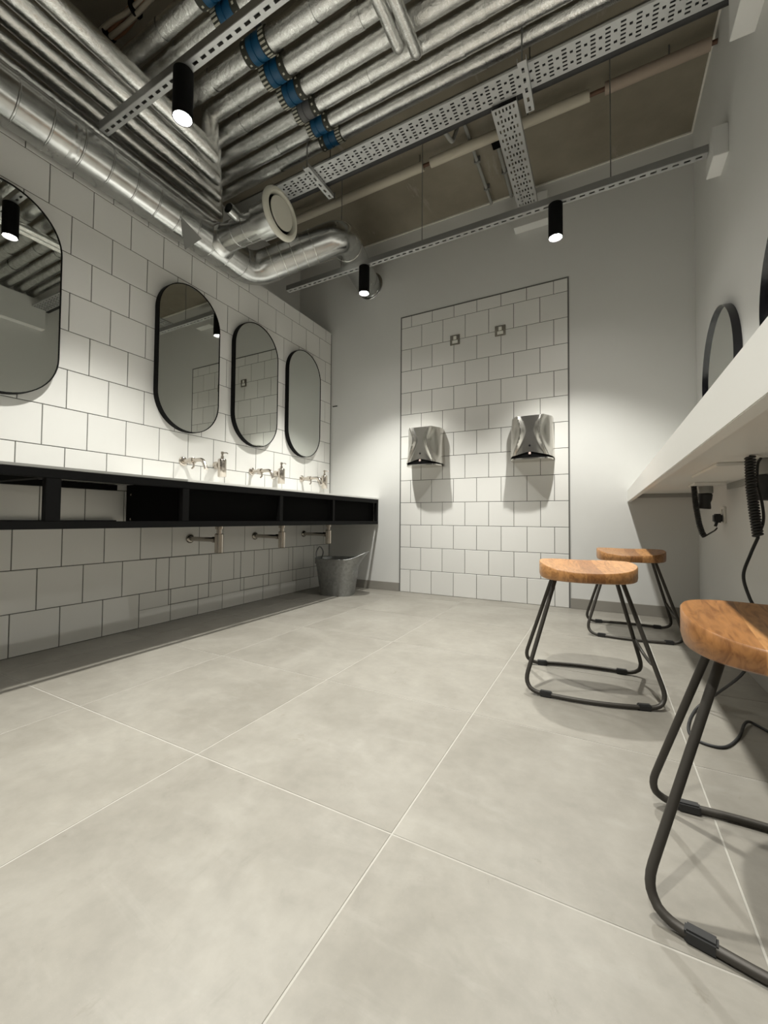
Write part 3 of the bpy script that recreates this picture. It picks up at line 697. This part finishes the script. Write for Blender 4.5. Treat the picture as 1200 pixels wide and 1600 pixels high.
for bx in (0.307, 1.584):
    b = empty('strut_bracket', (0, 0, 0)); b.parent = t; b.location = (bx, 0.03, -0.026)
    xs = []
    q = perforated(-0.140, 0.130, -0.020, 0.020, 0.001, [(-0.11 + 0.052 * k, -0.085 + 0.052 * k, 'A') for k in range(5)], {'A': [(-0.006, 0.006)]})
    q.v = [(y_, x_, z_) for x_, y_, z_ in q.v]
    solid(q.build('slotted_face', 'tray_steel', b), 0.002)
    s_ = MB(); s_.box(-0.021, -0.019, -0.140, 0.130, 0.002, 0.025); s_.box(0.019, 0.021, -0.140, 0.130, 0.002, 0.025); s_.build('side_wall', 'tray_steel', b)
    for dy in (-0.129, 0.114): MB().tube([(0, dy, 0.002), (0, dy, CEIL - 2.806 - 0.072)], 0.004, 8).build('hanger_rod', 'trim_dark', b)
t = tray('branch_tray', 0.84, 0.128, 'short perforated tray branching off towards the back wall', 0.03); t.location = (1.965, -1.250, 2.812); t.rotation_euler = (0, 0, PI / 2)
o = MB().tube(resample([(0.40, 0, 0), (W - 0.003, 0, 0)], 0.08), 0.030, 14); o = tag(o.build('armoured_cable', 'black_rubber', None, 60), 'thick black cable lying behind the long tray', 'cable'); o.location = (0, -1.218, 2.880)
for la, (xa, xb, ya, yb), zz, n_ in (('added black tubes in the long cable tray that darken its slots', (0.52, W - 0.003, -1.380, -1.260), 2.835, 9), ('added black tubes in the branch tray that darken its slots', (1.905, 2.025, -1.245, -0.43), 2.815, 8)):  # black tubes added so the tray slots read dark
    r_ = empty('slot_darkener', ((xa + xb) / 2, (ya + yb) / 2, zz), 0, la, 'cable', 'added dark fill in the trays')
    for k in range(n_):
        t = (k + 0.5) / n_; off = 0.0055
        if n_ == 9: p0, p1 = (xa - (xa + xb) / 2, (t - 0.5) * (yb - ya), off), (xb - (xa + xb) / 2, (t - 0.5) * (yb - ya), off)
        else: p0, p1 = ((t - 0.5) * (xb - xa), -(yb - ya) / 2, off), ((t - 0.5) * (xb - xa), (yb - ya) / 2, off)
        MB().tube(resample([p0, p1], 0.2), 0.0052, 8).build('cable', 'black_rubber', r_, 60)  # added fill, stands in for the darkness above the slots
# lagged pipe near the ceiling with bare gaps
r_ = empty('lagged_pipe', (1.3, -0.69, 3.205), 0, 'cream and brown lagged pipe with bare gaps, close to the ceiling', 'pipe')
MB().tube([(-1.2, 0, 0), (W - 1.3 - 0.003, 0, 0)], 0.012, 12).build('bare_pipe', 'rust_pipe', r_, 60)
for a, b_, m_ in ((-1.2, -0.02, 'lagging_cream'), (0.035, 0.555, 'lagging_cream'), (0.57, 1.055, 'lagging_cream'), (1.135, W - 1.3 - 0.03, 'lagging_brown')):
    MB().tube(resample([(a, 0, 0), (b_, 0, 0)], 0.05), 0.031, 18, True, 0.03, a).build('lagging', m_, r_, 60)
for k in range(4): MB().tube([(-0.8 + 0.75 * k, 0, 0), (-0.8 + 0.75 * k, 0, CEIL - 3.206)], 0.004, 8).build('hanger_rod', 'trim_dark', r_)
r_ = empty('conduit', (1.615, -0.5, 3.272), 0, 'grey bent conduit rising from the tray to the ceiling', 'conduit')
MB().tube(fillet([(0.005, -0.72, -0.40), (0.005, -0.56, -0.35), (0.0, -0.36, 0.0), (-0.005, 0.475, 0.0)], 0.12, 6), 0.012, 12).build('tube', 'beam_grey', r_, 60)
for dy in (0.02, 0.3): MB().bbox(-0.022, 0.022, dy - 0.008, dy + 0.008, -0.014, 0.0275, 0.001).build('saddle', 'trim_dark', r_)
r_ = empty('conduit', (1.775, -0.5, 3.272), 0, 'grey straight conduit on the ceiling beside the branch tray', 'conduit')
MB().tube([(0, -0.05, 0.0), (-0.003, 0.475, 0.0)], 0.013, 12).build('tube', 'beam_grey', r_, 60)
MB().bbox(-0.024, 0.024, 0.2, 0.216, -0.015, 0.0275, 0.001).build('saddle', 'trim_dark', r_)
MB().bbox(-0.03, 0.03, -0.10, -0.04, -0.03, 0.0275, 0.003).build('junction_box', 'black_matt', r_)

# ------------------------------------------------------------------ air duct, branch and valve
DR = 0.1125
r_ = empty('air_duct', (0.12, -2.5, 2.482), 0, 'round galvanised spiral duct along the tiled wall, bending into the back wall', 'duct')
O = Vector((0.12, -2.5, 2.482))
PATH = [Vector((0.12, YEND + 0.003, 2.482)), Vector((0.12, -1.185, 2.482)), Vector((0.715, -0.90, 2.745)), Vector((0.455, -0.10, 2.885)), Vector((0.455, -0.0008, 2.885))]
pl = resample(fillet([p - O for p in PATH[:3]], 0.20, 12)[:-1] + fillet([PATH[1].lerp(PATH[2], 0.5) - O] + [p - O for p in PATH[2:4]], 0.115, 12)[1:-1] + [p - O for p in PATH[3:]], 0.06)
MB().tube(pl, DR, 40).build('duct_body', 'galvanised', r_, 45)
def seam(parent, p, ax, R_, w=0.006, t=0.003, m_='galvanised', name='seam'):
    T = axis_T(p, ax); MB().lathe([(R_ - 0.001, -w), (R_ + t, -w * 0.4), (R_ + t, w * 0.4), (R_ - 0.001, w)], 40, T, False).build(name, m_, parent, 60)
yq = -1.46
while yq > -4.9:
    seam(r_, (0, yq + 2.5, 0), (0, 1, 0), DR); yq -= 0.128
seam(r_, (0, -2.39 + 2.5, 0), (0, 1, 0), DR, 0.02, 0.002)
d2 = (PATH[2] - PATH[1]).normalized(); d3 = (PATH[3] - PATH[2]).normalized()
seam(r_, tuple(PATH[1] - O + Vector((0, -0.135, 0))), (0, 1, 0), DR + 0.001, 0.005, 0.003)
for k in (0.165, 0.245, 0.325, 0.405, 0.485): seam(r_, tuple(PATH[1] - O + d2 * k), d2, DR, 0.0045, 0.003, 'bright_seam')
seam(r_, tuple(PATH[2] - O + d3 * 0.165), d3, DR, 0.0045, 0.003, 'bright_seam')
seam(r_, tuple(PATH[4] - O + Vector((0, -0.012, 0))), (0, -1, 0), DR + 0.010, 0.006, 0.005, 'galvanised', 'wall_collar')
# a flap of tape peeling off the duct
fl_ = MB(); fl_.add([(0.100, -1.72 + 2.5, -0.055), (0.080, -1.56 + 2.5, -0.085), (0.005, -1.62 + 2.5, -0.165), (0.103, -1.72 + 2.5, -0.057), (0.083, -1.56 + 2.5, -0.087), (0.008, -1.62 + 2.5, -0.168)], [(0, 1, 2), (5, 4, 3), (0, 3, 4, 1), (1, 4, 5, 2), (2, 5, 3, 0)])
for i_, (x_, y_, z_) in enumerate(fl_.v): fl_.v[i_] = (x_, y_ - 0.13, z_)
fl_.build('tape_flap', 'trim_dark', r_)
YB = -1.535 + 2.5; BR = 0.082
MB().tube(resample([(0.04, YB, 0.0), (0.50, YB, 0.0)], 0.05), BR, 36).build('branch', 'galvanised', r_, 45)
MB().lathe([(BR + 0.028, 0.082), (BR + 0.018, 0.100), (BR + 0.003, 0.130), (BR, 0.132)], 36, axis_T((0.0, YB, 0), (1, 0, 0))).build('saddle_collar', 'galvanised', r_, 45)
for xx in (0.235, 0.33): seam(r_, (xx, YB, 0), (1, 0, 0), BR, 0.004, 0.0025)
MB().lathe([(BR - 0.002, 0.42), (BR + 0.018, 0.428), (BR + 0.020, 0.555), (BR + 0.018, 0.563)], 36, axis_T((0, YB, 0), (1, 0, 0))).build('end_collar', 'galvanised', r_, 45)
sa = Vector((0.08, -1.0, 0.06)).normalized(); sp0 = Vector((0.300, YB - 0.062, 0.032))
MB().lathe([(0.033, 0.0), (0.033, 0.085), (0.0305, 0.085), (0.0305, 0.01)], 24, axis_T(sp0, sa)).build('stub_spigot', 'galvanised', r_, 45)
vr = empty('air_valve', (0.705, -1.535, 2.482), 0, 'round cream air valve disc on the duct branch, facing into the room', 'air valve')
TV = axis_T((0, 0, 0), (1, 0, 0))
MB().lathe([(0.100, -0.018), (0.140, -0.012), (0.147, -0.004), (0.145, 0.006), (0.132, 0.017), (0.118, 0.018), (0.108, 0.006), (0.104, -0.016)], 56, TV).build('outer_ring', 'cream_plastic', vr, 50)
MB().lathe([(0.001, -0.0155), (0.1035, -0.0155), (0.1035, -0.0135), (0.001, -0.0135)], 40, TV).build('throat', 'black_matt', vr)
MB().lathe([(0.070, -0.012), (0.090, 0.004), (0.094, 0.010), (0.091, 0.015), (0.070, 0.0175), (0.002, 0.018)], 48, TV).build('inner_disc', 'cream_plastic', vr, 35)

# ------------------------------------------------------------------ white make-up counter on the right
SX, SZ0, SZ1 = 2.560, 0.785, 0.866
r_ = empty('white_counter', (SX, -2.0, SZ0), 0, 'long white wall hung counter with a deep front edge on the right wall', 'counter')
MB().bbox(0.0225, W - SX - 0.0006, YEND + 2.0 + 0.002, 2.0 - 0.0015, 0.055, SZ1 - SZ0, 0.001).build('top_slab', 'counter_white', r_)
MB().bbox(0.0, 0.022, YEND + 2.0 + 0.002, 2.0 - 0.0015, 0.0, SZ1 - SZ0, 0.0015).build('front_fascia', 'counter_white', r_)
MB().bbox(0.03, W - SX - 0.02, 2.0 - 0.014, 2.0 - 0.002, 0.028, 0.0545, 0.001).build('wall_batten', 'panel_grey', r_)
for ya, yb in ((-1.16, -0.78), (-2.5, -1.9)):
    MB().bbox(W - SX - 0.014, W - SX - 0.001, ya + 2, yb + 2, 0.026, 0.0545, 0.001).build('wall_batten', 'panel_grey', r_)
MB().bbox(0.17, 0.33, -1.72 + 2, -1.30 + 2, 0.044, 0.0546, 0.002).build('mounting_plate', 'counter_white', r_)
MB().bbox(0.24, 0.36, -0.92 + 2, -0.74 + 2, 0.044, 0.0546, 0.002).build('mounting_plate', 'counter_white', r_)

# ------------------------------------------------------------------ stools
def stool():
    r_ = empty('wood_stool', (0, 0, 0))
    # seat: rounded oval, dished top
    N, Rg = 72, 12; mb = MB(); vs = []; a_, b_ = 0.174, 0.182
    def pl_(t, k): 
        c, s_ = math.cos(t), math.sin(t); e = 0.78
        return a_ * k * math.copysign(abs(c) ** e, c), b_ * k * math.copysign(abs(s_) ** e, s_)
    def ztop(x, y):
        u, w = x / a_, y / b_
        return 0.472 + 0.013 * u * u - 0.010 * (1 - u * u) * max(0, 1 - (w + 0.1) ** 2) + 0.006 * w - 0.006 * max(0, -w - 0.4) 
    rings = [('t', k / Rg) for k in range(1, Rg)] + [('t', 0.985), ('e', 1.0)]
    rows = []
    for kind, k in rings:
        row = []
        for j in range(N):
            x, y = pl_(2 * PI * j / N, k); z = ztop(x, y) - (0.004 if kind == 'e' else 0)
            row.append(len(vs)); vs.append((x, y, z))
        rows.append(row)
    for k, z in ((1.0, 0.438), (0.985, 0.427), (0.95, 0.423), (0.5, 0.423)):
        row = []
        for j in range(N):
            x, y = pl_(2 * PI * j / N, k); row.append(len(vs)); vs.append((x, y, z))
        rows.append(row)
    c0 = len(vs); vs.append((0, 0, ztop(0, 0))); fs = [(c0, rows[0][j], rows[0][(j + 1) % N]) for j in range(N)]
    for p, q in zip(rows, rows[1:]): fs += [(p[j], q[j], q[(j + 1) % N], p[(j + 1) % N]) for j in range(N)]
    fs.append(tuple(rows[-1])); mb.add(vs, fs).build('seat', 'wood', r_, 42)
    MB().bbox(-0.135, 0.135, -0.078, 0.078, 0.4165, 0.4225, 0.001).build('mounting_plate', 'leg_metal', r_)
    for sy in (-1, 1):
        bow = [(-0.236, sy * 0.172, 0.011), (0.236, sy * 0.172, 0.011)]
        p = fillet([(-0.118, sy * 0.066, 0.418), (-0.240, sy * 0.166, 0.0095), (0.240, sy * 0.166, 0.0095), (0.118, sy * 0.066, 0.418)], 0.055, 9)
        q = []
        for v in p:   # the floor rail bows slightly outwards
            q.append(Vector((v.x, v.y + sy * 0.020 * max(0, 1 - (v.x / 0.24) ** 2) * (1 if v.z < 0.03 else 0), v.z)))
        mid = []
        for u, w in zip(q, q[1:]):
            mid.append(u)
            if u.z < 0.03 and w.z < 0.03 and (w - u).length > 0.2:
                for k in range(1, 10):
                    t = u.lerp(w, k / 10); mid.append(Vector((t.x, u.y + sy * 0.020 * (1 - (2 * k / 10 - 1) ** 2), t.z)))
        mid.append(q[-1])
        MB().tube(mid, 0.0078, 14).build('sled_leg', 'leg_metal', r_, 60)
        for sx in (-1, 1):
            T = Matrix.Translation((sx * 0.158, sy * (0.166 + 0.0112), 0.0)) @ Matrix.Rotation(-sx * sy * 0.12, 4, 'Z')
            MB().bbox(-0.021, 0.021, -0.0105, 0.0105, 0.0, 0.021, 0.003, T).build('floor_glide', 'black_rubber', r_)
    MB().tube(spline([(0.196, -0.120, 0.165), (0.212, -0.070, 0.128), (0.216, 0.0, 0.118), (0.212, 0.070, 0.128), (0.196, 0.120, 0.165)], 6), 0.0065, 10).build('brace', 'leg_metal', r_, 60)
    return r_
protos['stool'] = stool(); index_children()
for i, (x, y, rz, la) in enumerate(((2.345, -1.535, 9, 'wooden seat stool with black sled legs standing free in mid floor'), (2.545, -0.560, 3, 'wooden seat stool with black sled legs farthest back, near the back wall'),
                                    (2.712, -2.415, -6, 'wooden seat stool with black sled legs closest, cut by the right edge'))):
    o = protos['stool'] if i == 0 else copy_tree(protos['stool'])
    o.location = (x, y, 0); o.rotation_euler = (0, 0, math.radians(rz)); tag(o, la, 'stool', 'wooden stools at the white counter')

# ------------------------------------------------------------------ hair dryers below the counter, sockets, cords
def coil(path, R_, pitch, r, seg=8, n=14):
    P = resample(path, 0.004); L_ = 0; pts = []; prev = P[0]
    for i, p in enumerate(P):
        L_ += (p - prev).length; prev = p
        tn = (P[min(i + 1, len(P) - 1)] - P[max(i - 1, 0)]).normalized()
        a = Vector((0, 1, 0)); a = (a - tn * a.dot(tn)).normalized(); b_ = tn.cross(a); ph = 2 * PI * L_ / pitch
        pts.append(p + a * (R_ * math.cos(ph)) + b_ * (R_ * math.sin(ph)))
    # resample finer for roundness
    return pts
def helix(path, R_, pitch, r, per=10):
    P = resample(path, pitch / per); pts = []
    for i, p in enumerate(P):
        tn = (P[min(i + 1, len(P) - 1)] - P[max(i - 1, 0)]).normalized(); a = Vector((0, 1, 0)); a = (a - tn * a.dot(tn)).normalized(); b_ = tn.cross(a); ph = 2 * PI * i / per
        pts.append(p + a * (R_ * math.cos(ph)) + b_ * (R_ * math.sin(ph)))
    return pts
def socket(y, z, label):
    r_ = empty('wall_socket', (W, y, z), 0, label, 'socket', 'wall sockets below the counter')
    MB().bbox(-0.009, -0.0004, -0.043, 0.043, -0.043, 0.043, 0.002).build('plate', 'white_plastic', r_)
    MB().bbox(-0.012, -0.0088, -0.007, 0.007, 0.018, 0.030, 0.001).build('switch_rocker', 'white_plastic', r_)
SZU = SZ0 + 0.0545
def hair_dryer(dy, holder, nozzle, coilpath, cordpath, plug, label):
    r_ = empty('hair_dryer', holder, 0, label, 'hair dryer', 'hair dryers hung below the counter')
    h = Vector(holder); rel = lambda p: Vector(p) - h
    MB().bbox(-0.028, 0.028, -0.03, 0.03, -0.0045, -0.0002, 0.001).build('mounting_plate', 'panel_grey', r_)
    MB().lathe([(0.028, 0), (0.030, 0.003), (0.028, 0.042), (0.024, 0.044)], 24, axis_T((0, 0, -0.004), (0.05, -0.1, -1))).build('holder_cup', 'panel_grey', r_, 40)
    ax = Vector(nozzle).normalized(); p0 = Vector((0, 0, -0.045)) 
    MB().lathe([(0.024, 0.0), (0.029, 0.006), (0.0285, 0.030), (0.024, 0.045), (0.0285, 0.072), (0.027, 0.078)], 26, axis_T(p0, ax)).build('body', 'black_rubber', r_, 40)
    MB().tube(helix([rel(p) for p in coilpath], 0.0095, 0.0080, 0.003), 0.0037, 7).build('coiled_cord', 'black_rubber', r_, 60)
    MB().tube(spline([rel(p) for p in cordpath], 8), 0.0036, 8).build('cord', 'black_rubber', r_, 60)
    pp = rel(plug)
    b = MB().bbox(pp.x - 0.034, pp.x, pp.y - 0.024, pp.y + 0.024, pp.z - 0.026, pp.z + 0.020, 0.006)
    b.tube([(pp.x - 0.02, pp.y, pp.z - 0.024), (pp.x - 0.026, pp.y, pp.z - 0.046)], 0.007, 10, True); b.build('plug', 'black_rubber', r_, 40)
    return r_
hair_dryer(0, (2.866, -0.786, SZU - 0.0005), (-0.10, 0.0, -1.0), [(2.813, -0.814, SZU - 0.003), (2.820, -0.814, 0.731), (2.834, -0.814, 0.635), (2.846, -0.812, 0.592), (2.856, -0.806, 0.577)],
           [(2.856, -0.806, 0.577), (2.885, -0.76, 0.592), (2.915, -0.705, 0.606), (2.930, -0.675, 0.618)], (W - 0.0125, -0.660, 0.672), 'black hair dryer with coiled cord below the far end of the counter')
socket(-0.655, 0.686, 'white wall socket with black plug under the counter by the back corner')
hair_dryer(0, (2.842, -1.765, SZU - 0.0005), (-0.06, 0.0, -1.0), [(2.775, -1.875, SZU - 0.003), (2.776, -1.875, 0.751), (2.782, -1.875, 0.679), (2.789, -1.875, 0.611)],
           [(2.789, -1.875, 0.611), (2.802, -1.872, 0.655), (2.800, -1.868, 0.71), (2.794, -1.86, 0.76), (2.800, -1.84, 0.815), (2.812, -1.82, SZU - 0.004)], (W - 0.0125, -1.725, 0.675), 'black hair dryer with coiled cord at the right picture edge below the counter')
socket(-1.720, 0.690, 'white wall socket at the right picture edge below the counter')
cp = [(2.789, -1.876, 0.609), (2.772, -1.875, 0.56), (2.756, -1.875, 0.50), (2.768, -1.875, 0.44), (2.788, -1.87, 0.39), (2.795, -1.84, 0.32), (2.78, -1.76, 0.20), (2.745, -1.62, 0.08), (2.690, -1.60, 0.010), (2.642, -1.755, 0.0045), (2.645, -1.845, 0.0045),
      (2.705, -1.862, 0.0045), (2.760, -1.775, 0.0045), (2.805, -1.66, 0.012), (2.835, -1.645, 0.0045), (2.880, -1.74, 0.0045), (2.925, -1.86, 0.0045)]
tag(MB().tube(spline(cp, 8), 0.0042, 8).build('trailing_cord', 'black_rubber', None, 60), 'thin black cord hanging from the dryer cable and trailing over the floor', 'cord')
